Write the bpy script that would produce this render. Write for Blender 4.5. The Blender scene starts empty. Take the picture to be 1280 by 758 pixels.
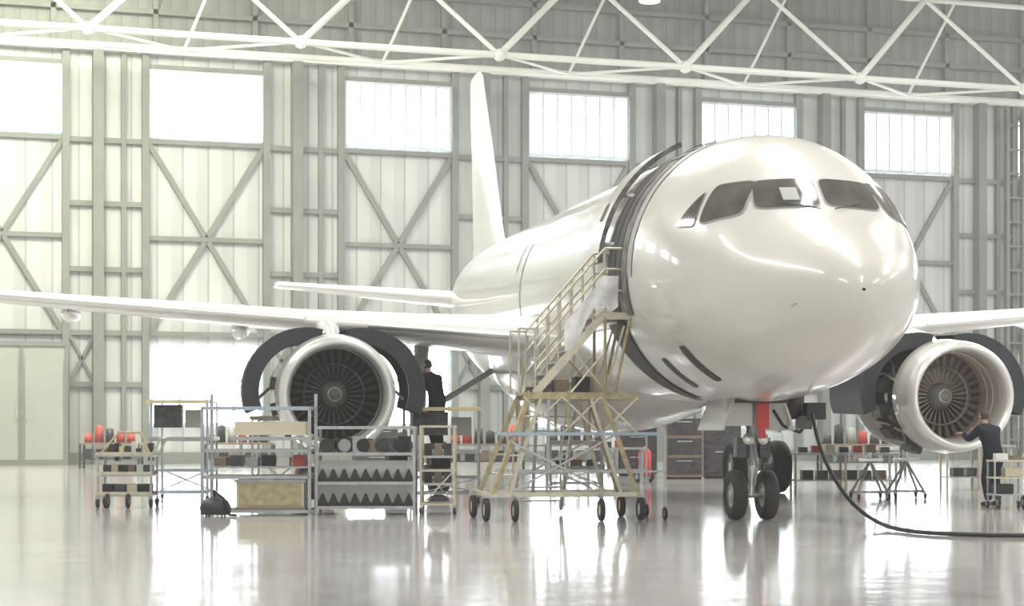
import bpy, math, random
from mathutils import Vector, Matrix
random.seed(4)
sc = bpy.context.scene
PSI = math.radians(18.3)
CAMH = 1.35
def fl(u, v, z=0.0):
    """floor point: u metres to the right, v metres ahead of the photographer"""
    return Vector((u*math.cos(PSI)+v*math.sin(PSI), v*math.cos(PSI)-u*math.sin(PSI), z))

# ---------------------------------------------------------------- materials
def mat(name, col, rough=0.5, metal=0.0, var=0.06, scale=3.0, emit=None, es=0.0, coat=0.0, bump=0.0, spec=0.5):
    m = bpy.data.materials.new(name); m.use_nodes = True
    nt = m.node_tree; b = nt.nodes['Principled BSDF']
    b.inputs['Roughness'].default_value = rough
    b.inputs['Metallic'].default_value = metal
    b.inputs['Specular IOR Level'].default_value = spec
    if coat: 
        b.inputs['Coat Weight'].default_value = coat
        b.inputs['Coat Roughness'].default_value = 0.07
    tc = nt.nodes.new('ShaderNodeTexCoord'); n = nt.nodes.new('ShaderNodeTexNoise')
    n.inputs['Scale'].default_value = scale; n.inputs['Detail'].default_value = 4
    nt.links.new(tc.outputs['Object'], n.inputs['Vector'])
    r = nt.nodes.new('ShaderNodeValToRGB')
    r.color_ramp.elements[0].position = 0.3; r.color_ramp.elements[1].position = 0.7
    r.color_ramp.elements[0].color = (*[max(0, c*(1-var)) for c in col], 1)
    r.color_ramp.elements[1].color = (*[min(1, c*(1+var)) for c in col], 1)
    nt.links.new(n.outputs['Fac'], r.inputs['Fac'])
    nt.links.new(r.outputs['Color'], b.inputs['Base Color'])
    if bump:
        bp = nt.nodes.new('ShaderNodeBump'); bp.inputs['Strength'].default_value = bump
        nt.links.new(n.outputs['Fac'], bp.inputs['Height']); nt.links.new(bp.outputs['Normal'], b.inputs['Normal'])
    if emit:
        b.inputs['Emission Color'].default_value = (*emit, 1); b.inputs['Emission Strength'].default_value = es
    return m

M = {}
M['paint'] = mat('aircraft_white_paint', (0.56, 0.545, 0.50), 0.3, 0, 0.03, 0.8, coat=0.7)
M['wing'] = mat('wing_grey_white', (0.66, 0.665, 0.64), 0.3, 0, 0.03, 1.5, coat=0.3)
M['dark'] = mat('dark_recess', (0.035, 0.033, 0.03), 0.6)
M['recess_shade'] = mat('grey_recess_shade', (0.13, 0.12, 0.105), 0.6, 0, 0.7, 6)
M['glass'] = mat('cockpit_glass', (0.075, 0.07, 0.06), 0.1, 0, 0.4, 2, coat=0.4)
M['seam_and_shade'] = mat('panel_seam_and_shade', (0.33, 0.325, 0.31), 0.5)
M['metal'] = mat('bright_metal', (0.78, 0.78, 0.75), 0.3, 0.6, 0.05, 4)
M['steel'] = mat('dull_steel', (0.40, 0.41, 0.41), 0.4, 0.5, 0.15, 6)
M['dsteel'] = mat('dark_steel', (0.065, 0.065, 0.068), 0.4, 0.4, 0.4, 8)
M['bronze'] = mat('inlet_liner_lit', (0.50, 0.43, 0.35), 0.45, 0.2, 0.15, 3)  # lit look of the shared inlet liner, painted into the port engine
M['blade_lit'] = mat('fan_blade_lit', (0.22, 0.175, 0.135), 0.4, 0.5, 0.2, 3)  # port fan blades, coloured as if lit
M['liner_shaded'] = mat('inlet_liner_shaded', (0.05, 0.05, 0.05), 0.45, 0.2, 0.15, 3)  # same liner with shade painted in, for the starboard engine
M['blade_shaded'] = mat('fan_blade_shaded', (0.04, 0.04, 0.042), 0.4, 0.3, 0.3, 5)  # starboard fan blades, coloured as if in shade
M['navy'] = mat('dark_cowl_lining', (0.018, 0.02, 0.028), 0.5, 0, 0.4, 5)
M['rubber'] = mat('tyre_rubber', (0.018, 0.018, 0.018), 0.7, 0, 0.2, 12)
M['red'] = mat('red_paint', (0.58, 0.045, 0.035), 0.4)
M['dred'] = mat('faded_red_paint', (0.42, 0.06, 0.045), 0.5, 0, .3, 6)
M['yellow'] = mat('yellow_paint', (0.60, 0.52, 0.27), 0.45)
M['khaki'] = mat('worn_khaki_paint', (0.38, 0.325, 0.19), 0.45, 0.1, 0.25, 9)
M['cream'] = mat('cream_paint', (0.58, 0.53, 0.39), 0.5)
M['beige'] = mat('beige_rail', (0.53, 0.495, 0.39), 0.35, 0.3, 0.15, 7)
M['black'] = mat('black_plastic', (0.015, 0.015, 0.016), 0.5)
M['blue'] = mat('blue_grey_paint', (0.34, 0.42, 0.48), 0.4, 0.2)
M['frame'] = mat('wall_frame_steel', (0.165, 0.18, 0.16), 0.55, 0, 0.1, 1.0)
M['truss'] = mat('truss_paint', (0.62, 0.63, 0.58), 0.45, 0, 0.08, 0.6)
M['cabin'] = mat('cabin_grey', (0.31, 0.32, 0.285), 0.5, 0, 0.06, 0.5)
M['white'] = mat('white_plastic', (0.72, 0.72, 0.70), 0.4)
M['sheet'] = mat('polythene_sheet', (0.68, 0.69, 0.68), 0.3, 0, 0.15, 5)
M['mullion'] = mat('window_bar', (0.60, 0.66, 0.70), 0.4)
M['brown'] = mat('brown_board', (0.22, 0.16, 0.115), 0.6)
M['lamp'] = mat('lamp_glow', (1, 1, 1), 0.5, emit=(1, 0.98, 0.93), es=14)
M['skin'] = mat('skin', (0.50, 0.31, 0.23), 0.5)
M['hair'] = mat('hair', (0.03, 0.022, 0.018), 0.6)
M['overall'] = mat('navy_coverall', (0.010, 0.012, 0.022), 0.85, 0, 0.25, 12, spec=.2)

def pane_mat():
    m = bpy.data.materials.new('daylit_glazing'); m.use_nodes = True
    nt = m.node_tree; b = nt.nodes['Principled BSDF']
    tc = nt.nodes.new('ShaderNodeTexCoord'); w = nt.nodes.new('ShaderNodeTexNoise')
    w.inputs['Scale'].default_value = 0.9
    nt.links.new(tc.outputs['Object'], w.inputs['Vector'])
    r = nt.nodes.new('ShaderNodeValToRGB')
    r.color_ramp.elements[0].position = .3; r.color_ramp.elements[1].position = .7
    r.color_ramp.elements[0].color = (0.84, 0.93, 1, 1); r.color_ramp.elements[1].color = (1, 1, 1, 1)
    nt.links.new(w.outputs['Fac'], r.inputs['Fac'])
    nt.links.new(r.outputs['Color'], b.inputs['Emission Color'])
    b.inputs['Emission Strength'].default_value = 9.0
    b.inputs['Base Color'].default_value = (0.8, 0.85, 0.9, 1)
    return m
M['pane'] = pane_mat()

def wall_mat(name, col, per=1.1, amt=0.12):
    m = bpy.data.materials.new(name); m.use_nodes = True
    nt = m.node_tree; b = nt.nodes['Principled BSDF']; b.inputs['Roughness'].default_value = 0.55
    tc = nt.nodes.new('ShaderNodeTexCoord'); sep = nt.nodes.new('ShaderNodeSeparateXYZ')
    nt.links.new(tc.outputs['Object'], sep.inputs[0])
    a = nt.nodes.new('ShaderNodeMath'); a.operation = 'ADD'
    nt.links.new(sep.outputs['X'], a.inputs[0]); nt.links.new(sep.outputs['Y'], a.inputs[1])
    d = nt.nodes.new('ShaderNodeMath'); d.operation = 'DIVIDE'; d.inputs[1].default_value = per
    nt.links.new(a.outputs[0], d.inputs[0])
    f = nt.nodes.new('ShaderNodeMath'); f.operation = 'FRACT'; nt.links.new(d.outputs[0], f.inputs[0])
    r = nt.nodes.new('ShaderNodeValToRGB'); e = r.color_ramp.elements
    e[0].position = 0; e[0].color = (*[c*(1-3*amt) for c in col], 1)
    e[1].position = 1; e[1].color = (*[c*(1-amt) for c in col], 1)
    x = e.new(0.06); x.color = (*[c*(1-3*amt) for c in col], 1)
    x = e.new(0.1); x.color = (*col, 1)
    x = e.new(0.55); x.color = (*col, 1)
    x = e.new(0.6); x.color = (*[c*(1-amt) for c in col], 1)
    nt.links.new(f.outputs[0], r.inputs['Fac'])
    n = nt.nodes.new('ShaderNodeTexNoise'); n.inputs['Scale'].default_value = 0.35; n.inputs['Detail'].default_value = 5
    nt.links.new(tc.outputs['Object'], n.inputs['Vector'])
    mr = nt.nodes.new('ShaderNodeMapRange'); mr.inputs[3].default_value = 0.72; mr.inputs[4].default_value = 1.15
    nt.links.new(n.outputs['Fac'], mr.inputs[0])
    mm = nt.nodes.new('ShaderNodeVectorMath'); mm.operation = 'SCALE'
    nt.links.new(r.outputs['Color'], mm.inputs[0]); nt.links.new(mr.outputs[0], mm.inputs['Scale'])
    nt.links.new(mm.outputs[0], b.inputs['Base Color'])
    return m
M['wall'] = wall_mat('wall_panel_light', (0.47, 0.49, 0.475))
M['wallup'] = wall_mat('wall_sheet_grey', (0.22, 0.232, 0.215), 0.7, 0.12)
M['ceil'] = wall_mat('ceiling_sheet', (0.40, 0.41, 0.39), 1.4, 0.1)

def floor_mat():
    m = bpy.data.materials.new('polished_epoxy_floor'); m.use_nodes = True
    nt = m.node_tree; b = nt.nodes['Principled BSDF']
    tc = nt.nodes.new('ShaderNodeTexCoord')
    n = nt.nodes.new('ShaderNodeTexNoise'); n.inputs['Scale'].default_value = 0.5; n.inputs['Detail'].default_value = 8
    nt.links.new(tc.outputs['Object'], n.inputs['Vector'])
    r = nt.nodes.new('ShaderNodeValToRGB')
    r.color_ramp.elements[0].position = .3; r.color_ramp.elements[1].position = .72
    r.color_ramp.elements[0].color = (0.46, 0.44, 0.43, 1); r.color_ramp.elements[1].color = (0.62, 0.60, 0.585, 1)
    nt.links.new(n.outputs['Fac'], r.inputs['Fac'])
    br = nt.nodes.new('ShaderNodeTexBrick'); br.offset = 0
    br.inputs['Scale'].default_value = 1; br.inputs['Mortar Size'].default_value = 0.012
    br.inputs['Brick Width'].default_value = 6; br.inputs['Row Height'].default_value = 6
    br.inputs['Color1'].default_value = (1, 1, 1, 1); br.inputs['Color2'].default_value = (0.96, 0.96, 0.96, 1)
    br.inputs['Mortar'].default_value = (0.6, 0.6, 0.6, 1)
    nt.links.new(tc.outputs['Object'], br.inputs['Vector'])
    mx = nt.nodes.new('ShaderNodeMix'); mx.data_type = 'RGBA'; mx.blend_type = 'MULTIPLY'; mx.inputs[0].default_value = 1
    nt.links.new(r.outputs['Color'], mx.inputs[6]); nt.links.new(br.outputs['Color'], mx.inputs[7])
    nt.links.new(mx.outputs[2], b.inputs['Base Color'])
    n2 = nt.nodes.new('ShaderNodeTexNoise'); n2.inputs['Scale'].default_value = 1.7; n2.inputs['Detail'].default_value = 5
    nt.links.new(tc.outputs['Object'], n2.inputs['Vector'])
    mr = nt.nodes.new('ShaderNodeMapRange'); mr.inputs[3].default_value = 0.07; mr.inputs[4].default_value = 0.2
    nt.links.new(n2.outputs['Fac'], mr.inputs[0]); nt.links.new(mr.outputs[0], b.inputs['Roughness'])
    bp = nt.nodes.new('ShaderNodeBump'); bp.inputs['Strength'].default_value = 0.04; bp.inputs['Distance'].default_value = 0.2
    nt.links.new(n2.outputs['Fac'], bp.inputs['Height']); nt.links.new(bp.outputs['Normal'], b.inputs['Normal'])
    b.inputs['Coat Weight'].default_value = 0.5; b.inputs['Coat Roughness'].default_value = 0.09
    return m
M['floor'] = floor_mat()

# ---------------------------------------------------------------- mesh builder
class MB:
    def __init__(s): s.v = []; s.f = []; s.m = []; s.sm = []; s.mats = []
    def mi(s, k):
        if k not in s.mats: s.mats.append(k)
        return s.mats.index(k)
    def add(s, vs, fs, k, smooth=False):
        o = len(s.v); s.v += [tuple(v) for v in vs]; i = s.mi(k)
        for f in fs: s.f.append([o+a for a in f]); s.m.append(i); s.sm.append(smooth)
    def box(s, c, d, k, rz=0.0, R=None):
        R = R or Matrix.Rotation(rz, 3, 'Z'); c = Vector(c)
        vs = [c + R @ Vector((x*d[0]/2, y*d[1]/2, z*d[2]/2)) for x in (-1, 1) for y in (-1, 1) for z in (-1, 1)]
        s.add(vs, [(0,1,3,2),(4,6,7,5),(0,4,5,1),(2,3,7,6),(0,2,6,4),(1,5,7,3)], k)
    def tube(s, p, q, r, k, r2=None, n=10, caps=True):
        p = Vector(p); q = Vector(q); r2 = r if r2 is None else r2
        d = (q-p).normalized(); a = d.orthogonal().normalized(); b = d.cross(a)
        vs = []
        for c, rr in ((p, r), (q, r2)):
            for i in range(n):
                t = 2*math.pi*i/n; vs.append(c + (a*math.cos(t)+b*math.sin(t))*rr)
        s.add(vs, [(i, (i+1) % n, n+(i+1) % n, n+i) for i in range(n)], k, True)
        if caps: s.add(vs, [list(range(n))[::-1], list(range(n, 2*n))], k)
    def bar(s, p, q, w, h, k):
        p = Vector(p); q = Vector(q); d = (q-p); L = d.length; d.normalize()
        R = d.to_track_quat('X', 'Z').to_matrix()
        s.box((p+q)/2, (L, w, h), k, R=R)
    def path(s, pts, r, k, n=8):
        for a, b in zip(pts[:-1], pts[1:]): s.tube(a, b, r, k, n=n)
    def lathe(s, prof, o, ax, k, n=32, a0=0, a1=2*math.pi):
        o = Vector(o); full = abs(a1-a0-2*math.pi) < 1e-6
        ax = {'X': Vector((1,0,0)), 'Y': Vector((0,1,0)), 'Z': Vector((0,0,1))}[ax] if isinstance(ax, str) else ax
        a = Vector((0,0,1)) if abs(ax.z) < .9 else Vector((1,0,0)); b = ax.cross(a)
        cnt = n if full else n+1; vs = []
        for (h, r) in prof:
            for i in range(cnt):
                t = a0+(a1-a0)*i/n; vs.append(o+ax*h+(a*math.cos(t)+b*math.sin(t))*r)
        fs = []
        for j in range(len(prof)-1):
            for i in range(n):
                i2 = (i+1) % cnt
                fs.append((j*cnt+i, j*cnt+i2, (j+1)*cnt+i2, (j+1)*cnt+i))
        s.add(vs, fs, k, True)
    def grid(s, rows, k, closed=False, smooth=True):
        n = len(rows[0]); vs = [p for r in rows for p in r]; fs = []
        for j in range(len(rows)-1):
            for i in range(n if closed else n-1):
                i2 = (i+1) % n; fs.append((j*n+i, j*n+i2, (j+1)*n+i2, (j+1)*n+i))
        s.add(vs, fs, k, smooth)
    def wheel(s, c, r, w, k='rubber', ax='X', hub='steel'):
        a = w/2
        s.lathe([(-a*.75, r*.5), (-a*.95, r*.7), (-a, r*.85), (-a*.75, r*.97), (-a*.3, r), (a*.3, r), (a*.75, r*.97), (a, r*.85), (a*.95, r*.7), (a*.75, r*.5)], c, ax, k, 24)
        s.lathe([(-a*.6, 0.001), (-a*.75, r*.2), (-a*.45, r*.25), (-a*.5, r*.45), (-a*.78, r*.52), (a*.78, r*.52), (a*.5, r*.45), (a*.45, r*.25), (a*.75, r*.2), (a*.6, 0.001)], c, ax, hub, 20)
    def castor(s, c, r=0.06, w=0.04, k='rubber'):
        x, y, z = c
        s.wheel((x, y, z+r), r, w, k)
        s.box((x, y, z+r*2+.012), (w*1.8, r*1.2, .02), 'steel')
        s.box((x-w*.8, y, z+r*1.5), (.008, r*.7, r*1.2), 'steel'); s.box((x+w*.8, y, z+r*1.5), (.008, r*.7, r*1.2), 'steel')
    def build(s, name, parent=None, loc=(0,0,0), rz=0.0, bevel=0.0, scale=1.0):
        me = bpy.data.meshes.new(name); me.from_pydata(s.v, [], s.f); me.update()
        for k in s.mats: me.materials.append(M[k])
        for p, i, sm in zip(me.polygons, s.m, s.sm): p.material_index = i; p.use_smooth = sm
        import bmesh
        bm = bmesh.new(); bm.from_mesh(me); bmesh.ops.recalc_face_normals(bm, faces=bm.faces); bm.to_mesh(me); bm.free()
        o = bpy.data.objects.new(name, me); sc.collection.objects.link(o)
        o.location = loc; o.rotation_euler = (0, 0, rz); o.scale = (scale,)*3
        if parent: o.parent = parent
        if bevel:
            b = o.modifiers.new('bev', 'BEVEL'); b.width = bevel; b.segments = 2; b.limit_method = 'ANGLE'
        return o
def empty(name, loc=(0,0,0), rz=0.0, parent=None, rx=0.0):
    o = bpy.data.objects.new(name, None); sc.collection.objects.link(o)
    o.location = loc; o.rotation_euler = (rx, 0, rz); o.empty_display_size = .3
    if parent: o.parent = parent
    return o

# ---------------------------------------------------------------- hangar shell
XL, XR, YF, YB, ZC = -28.0, 78.0, -40.0, 83.2, 24.0
b = MB(); b.box(((XL+XR)/2, (YF+YB)/2, -0.15), (XR-XL+1, YB-YF+1, 0.3), 'floor'); b.build('floor')
b = MB(); b.box(((XL+XR)/2, (YF+YB)/2, ZC+.15), (XR-XL+1, YB-YF+1, 0.3), 'ceil'); b.build('ceiling')
b = MB(); b.box((XL-.15, (YF+YB)/2, ZC/2), (.3, YB-YF, ZC), 'wall'); b.build('wall_left')
b = MB(); b.box((XR+.15, (YF+YB)/2, ZC/2), (.3, YB-YF, ZC), 'wall'); b.build('wall_right')
b = MB(); b.box(((XL+XR)/2, YF-.15, ZC/2), (XR-XL, .3, ZC), 'wall'); b.build('wall_front')
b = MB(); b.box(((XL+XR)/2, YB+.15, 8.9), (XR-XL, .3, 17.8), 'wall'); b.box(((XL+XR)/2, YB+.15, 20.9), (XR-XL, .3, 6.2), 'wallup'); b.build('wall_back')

bays = [30.7+8.58*i for i in range(-6, 6)]
fr = MB()
for bx in bays:
    for dx in (-2.62, 2.62): fr.box((bx+dx, YB-.15, 8.8), (.3, .3, 17.6), 'frame')
    for z in (5.6, 9.7, 13.85, 17.05): fr.box((bx, YB-.1, z), (5.0, .2, .2), 'frame')
    fr.bar((bx-2.5, YB-.13, 13.8), (bx+2.5, YB-.13, 5.65), .12, .22, 'frame')
    fr.bar((bx+2.5, YB-.13, 13.8), (bx-2.5, YB-.13, 5.65), .12, .22, 'frame')
    cx = bx+4.29
    fr.box((cx-.35, YB-.3, 8.8), (.44, .6, 17.6), 'frame')
    fr.box((cx+.75, YB-.12, 8.8), (.2, .24, 17.6), 'frame')
    for z in (3.4, 5.6, 8.3, 11.1, 13.8): fr.box((cx, YB-.1, z), (3.2, .2, .22), 'frame')
    fr.bar((cx-1.5, YB-.12, 5.5), (cx-.5, YB-.12, 3.5), .1, .12, 'frame'); fr.bar((cx-.5, YB-.12, 5.5), (cx-1.5, YB-.12, 3.5), .1, .12, 'frame')
fr.box(((XL+XR)/2, YB-.25, 17.75), (XR-XL, .5, .35), 'truss')
fr.box(((XL+XR)/2, YB-.15, 19.4), (XR-XL, .3, .22), 'frame')
fr.box(((XL+XR)/2, YB-.15, 20.9), (XR-XL, .3, .22), 'frame')
fr.box(((XL+XR)/2, YB-.1, .25), (XR-XL, .2, .5), 'frame')
for i in range(-13, 13): fr.box((30.7+4.29*i+2.1, YB-.15, 20.8), (.22, .3, 6), 'frame')
fr.build('trim_1')
k = 0
for bx in bays:
    b = MB()
    b.box((bx, YB-.06, 15.5), (4.86, .08, 2.75), 'pane')
    for j in range(8): b.box((bx-2.43+4.86*j/7, YB-.13, 15.5), (.12 if j not in (0, 7) else .14, .08, 2.85), 'mullion')
    for z in (14.1, 16.9): b.box((bx, YB-.13, z), (5.0, .1, .14), 'mullion')
    k += 1; b.build('window_%d' % k)
for i, bx in enumerate(bays[2:]):
    if i in (1,): continue
    b = MB(); b.box((bx, YB-.06, 3.35), (4.7, .08, 3.3), 'pane')
    for j in range(5): b.box((bx-2.35+4.7*j/4, YB-.13, 3.35), (.14, .08, 3.4), 'mullion')
    for z in (1.7, 3.6, 5.0): b.box((bx, YB-.13, z), (4.8, .1, .12), 'mullion')
    k += 1; b.build('window_%d' % k)
for i in range(6):
    b = MB(); bx = -15+i*16
    b.box((bx, YF+.06, 9.5), (7, .08, 4.5), 'pane')  # unseen glowing panes, added for streak reflections on the fuselage
    for j in range(7): b.box((bx-3.5+7*j/6, YF+.13, 9.5), (.2, .08, 4.7), 'frame')
    k += 1; b.build('window_%d' % k)
b = MB()
for dx in (0, .9): b.box((53.2+dx, YB-.5, 8.7), (.18, .3, 17.4), 'frame')
for j in range(14): b.box((53.65, YB-.5, 1+j*1.2), (.9, .12, .1), 'frame')
b.build('lattice_column')

def truss(name, y, z0, z1, r, dy=3.2, ph=0.0):
    t = MB(); X0, X1 = XL, XR
    t.tube((X0, y, z0), (X1, y, z0), r, 'truss'); t.tube((X0, y+dy, z0), (X1, y+dy, z0), r*.8, 'truss')
    t.tube((X0, y+dy/2, z1), (X1, y+dy/2, z1), r*.8, 'truss')
    for i in range(-6, 6):
        nx = 25.1+8.58*i+ph
        t.tube((nx, y, z0), (nx+4.29, y+dy, z0), r*.45, 'truss', n=8); t.tube((nx+4.29, y+dy, z0), (nx+8.58, y, z0), r*.45, 'truss', n=8)
        if nx+4.29 < X1: t.tube((nx, y, z0), (nx+4.29, y+dy/2, z1), r*1.0, 'truss', n=10)
        t.tube((nx, y, z0), (nx-4.29, y+dy/2, z1), r*.7, 'truss', n=8)
        t.tube((nx+4.29, y+dy, z0), (nx+4.29+1.6, y+dy/2, z1), r*.5, 'truss', n=8)
        t.lathe([(-.28, 0.01), (-.2, .2), (0, .28), (.2, .2), (.28, .01)], (nx, y, z0), 'Z', 'truss', 12)
    t.build(name)
truss('roof_truss', 77.6, 17.4, 21.6, .145)
t = MB()
for x in [25.1+8.58*i for i in range(-6, 7)]:
    t.tube((x, YF, 22.2), (x, 80, 22.2), .14, 'truss')
t.build('roof_purlins')

def lamp(x, y, z):
    m = MB(); m.lathe([(0, .02), (0, .42), (.12, .40), (.35, .16), (.5, .1)], (x, y, z), 'Z', 'steel', 20)
    m.lathe([(-.01, .001), (-.01, .38)], (x, y, z), 'Z', 'lamp', 20)
    m.tube((x, y, z+.5), (x, y, ZC), .02, 'steel', n=6); m.build('pendant_lamp')
p = fl(172/2400*73, 73); lamp(p.x, p.y, 17.75)
for X in (-8, 12, 32, 52):
    for Y in (8, 30, 52): lamp(X, Y, 21.5)

# ---------------------------------------------------------------- airliner
A = math.radians(9.1)
nose = fl(4.5, 24.7)
air = empty('airliner', nose, -(PSI-A))
PIV = 5.07
frame = empty('airframe', (0, PIV, 0), 0, air, rx=math.radians(1.5))
OFF = (0, -PIV, 0)
AX = 3.87
def cr(tab, x):
    xs = [a for a, _ in tab]; ys = [c for _, c in tab]
    if x <= xs[0]: return ys[0]
    if x >= xs[-1]: return ys[-1]
    n = len(xs)
    d = [(ys[i+1]-ys[i])/(xs[i+1]-xs[i]) for i in range(n-1)]
    def sl(i):
        if i == 0: return d[0]
        if i == n-1: return d[-1]
        if d[i-1]*d[i] <= 0: return 0
        return 2*d[i-1]*d[i]/(d[i-1]+d[i])
    for i in range(n-1):
        if x <= xs[i+1]:
            h = xs[i+1]-xs[i]; t = (x-xs[i])/h
            return ((2*t**3-3*t**2+1)*ys[i]+(t**3-2*t**2+t)*h*sl(i)+(-2*t**3+3*t**2)*ys[i+1]+(t**3-t**2)*h*sl(i+1))
q = math.sqrt
def T(l): return [(q(a), c) for a, c in l]
TOP = T([(0,-.55),(.1,-.27),(.3,-.06),(.6,.14),(1.0,.34),(1.4,.53),(1.7,.72),(2.0,.98),(2.4,1.30),(2.8,1.55),(3.3,1.76),(4.0,1.93),(5,2.03),(6,2.07),(24,2.07),(30,2.0),(34,1.75),(37.57,1.2)])
BOT = T([(0,-.55),(.1,-.80),(.3,-1.0),(.6,-1.18),(1.0,-1.37),(1.6,-1.58),(2.4,-1.8),(3.3,-1.94),(4.5,-2.04),(6,-2.07),(24,-2.07),(28,-1.5),(32,-.4),(37.57,.9)])
WID = T([(0,0.001),(.1,.34),(.3,.59),(.6,.84),(1,1.09),(1.6,1.37),(2.4,1.65),(3.3,1.84),(4.5,1.95),(6,1.975),(24,1.975),(28,1.75),(32,1.15),(36,.5),(37.57,.2)])
ZCE = T([(0,-.55),(1,-.50),(2.4,-.3),(4,-.1),(6,0),(24,0),(28,.25),(32,.75),(37.57,1.05)])
def sec(s):
    r = q(max(s, 0)); return cr(WID, r), cr(TOP, r), cr(BOT, r), cr(ZCE, r)
def surf(s, th):
    w, t, bo, c = sec(s); sn = math.sin(th)
    return Vector((w*math.cos(th), s, AX + c + ((t-c) if sn >= 0 else (c-bo))*sn))
def F(x, s, z):
    w, t, bo, c = sec(s); h = (t-c) if z >= c else (c-bo)
    return (x/max(w, 1e-3))**2+((z-c)/max(h, 1e-3))**2-1
def nrm(x, s, z):
    e = .01; g = Vector((F(x+e, s, z)-F(x-e, s, z), F(x, s+e, z)-F(x, s-e, z), F(x, s, z+e)-F(x, s, z-e))); return g.normalized()
def from_xz(x, z, off=0.01):
    lo, hi = 0.02, 6.0
    for _ in range(40):
        m = (lo+hi)/2
        if F(x, m, z) > 0: lo = m
        else: hi = m
    return Vector((x, hi, AX+z)) + nrm(x, hi, z)*off
def from_sz(sd, s, z, off=0.01):
    w, t, bo, c = sec(s); h = (t-c) if z >= c else (c-bo)
    x = sd*w*q(max(0, 1-((z-c)/h)**2)); return Vector((x, s, AX+z))+nrm(x, s, z)*off
def from_st(s, th, off=0.01):
    p = surf(s, th); return p + nrm(p.x, s, p.z-AX)*off
def patch(mb, corners, fn, k, off=0.01, n=10, rnd=0.0):
    c = corners; rows = []
    for i in range(n+1):
        row = []
        for j in range(n+1):
            a, e = i/n, j/n
            if rnd:
                X, Y = 2*a-1, 2*e-1
                rr = max(abs(X), abs(Y)); 
                if rr > 0:
                    p_ = 7.0; l = (abs(X)**p_+abs(Y)**p_)**(1/p_); X, Y = X*rr/l, Y*rr/l
                a, e = (X+1)/2, (Y+1)/2
            u = [(1-a)*(1-e)*c[0][m]+a*(1-e)*c[1][m]+a*e*c[2][m]+(1-a)*e*c[3][m] for m in range(2)]
            row.append(fn(*u, off))
        rows.append(row)
    mb.grid(rows, k)

fz = MB()
ss = [0.0005, .01, .03, .06, .1, .16, .24, .34, .46, .6, .76, .94, 1.14]+[1.25+.06*i for i in range(38)]+[3.6, 3.8, 4.1, 4.4, 4.7, 5, 5.5, 6, 7, 8.5]+[10+i*1.25 for i in range(12)]+[25+i*.8 for i in range(15)]+[36.8, 37.3, 37.57]
N = 96
rows = [[surf(s, 2*math.pi*i/N) for i in range(N)] for s in ss]
fz.grid(rows, 'paint', closed=True)
fz.lathe([(0, .16), (.05, .14), (.06, .01)], (0, 37.55, AX+1.05), 'Y', 'dsteel', 16)
fz.build('fuselage', frame, OFF)

g = MB()
def winframe(c, grow=1.12):
    cx = sum(p[0] for p in c)/4; cy = sum(p[1] for p in c)/4
    return [((p[0]-cx)*grow+cx, (p[1]-cy)*grow+cy) for p in c]
for sd in (-1, 1):
    c = [(sd*.045, .66), (sd*.90, .63), (sd*.82, 1.05), (sd*.045, 1.08)]
    patch(g, winframe(c, 1.06), from_xz, 'seam_and_shade', .010, rnd=1); patch(g, c, from_xz, 'glass', .018, rnd=1)
    f2 = lambda s, z, off, sd=sd: from_sz(sd, s, z, off)
    c = [(1.95, .56), (2.55, .46), (2.74, 1.02), (2.30, 1.06)]
    patch(g, winframe(c, 1.08), f2, 'seam_and_shade', .010, rnd=1); patch(g, c, f2, 'glass', .018, rnd=1)
    c = [(2.64, .44), (3.08, .46), (3.05, .60), (2.84, .96)]
    patch(g, winframe(c, 1.08), f2, 'seam_and_shade', .010, rnd=1); patch(g, c, f2, 'glass', .018, rnd=1)
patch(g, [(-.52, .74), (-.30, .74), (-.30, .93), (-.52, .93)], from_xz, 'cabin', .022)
for sd in (-1, 1):
    p0 = from_xz(sd*.1, .58, .04); p1 = from_xz(sd*.55, .70, .04); g.tube(p0, p1, .008, 'dsteel', n=6)
g.build('cockpit_windows', frame, OFF)

g = MB()
R_ = math.radians
patch(g, [(4.85, R_(103)), (5.3, R_(103)), (5.3, R_(183)), (4.85, R_(183))], from_st, 'seam_and_shade', .010, 24)  # painted shading: soft grey fading forward from the open door
patch(g, [(5.15, R_(103)), (6.05, R_(103)), (6.05, R_(200)), (5.15, R_(200))], from_st, 'recess_shade', .018, 24)  # dim inside of the door opening, painted flush on the skin
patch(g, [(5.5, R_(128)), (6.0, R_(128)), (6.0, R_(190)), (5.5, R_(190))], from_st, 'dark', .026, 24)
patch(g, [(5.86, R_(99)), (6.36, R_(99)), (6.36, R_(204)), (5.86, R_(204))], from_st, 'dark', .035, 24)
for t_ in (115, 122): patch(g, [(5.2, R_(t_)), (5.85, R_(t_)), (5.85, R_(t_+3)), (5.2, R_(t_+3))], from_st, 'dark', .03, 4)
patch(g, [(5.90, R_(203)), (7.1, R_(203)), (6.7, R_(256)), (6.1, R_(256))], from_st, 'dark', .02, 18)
patch(g, [(3.38, R_(216)), (3.66, R_(216)), (3.66, R_(240)), (3.38, R_(240))], from_st, 'dark', .012, 8, rnd=1)
patch(g, [(4.72, R_(222)), (5.0, R_(222)), (5.0, R_(242)), (4.72, R_(242))], from_st, 'dark', .012, 8, rnd=1)
for s0, s1, t0, t1 in ((15.2, 15.32, 130, 200), (16.0, 16.1, 130, 165), (8.6, 8.62, 90, 240), (4.8, 4.81, 60, 98)):
    patch(g, [(s0, R_(t0)), (s1, R_(t0)), (s1, R_(t1)), (s0, R_(t1))], from_st, 'seam_and_shade', .008, 14)
for s0, s1, t0, t1 in ((4.95, 4.97, -12, 42), (5.78, 5.8, -12, 42)):
    patch(g, [(s0, R_(t0)), (s1, R_(t0)), (s1, R_(t1)), (s0, R_(t1))], from_st, 'seam_and_shade', .008, 14)
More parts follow.
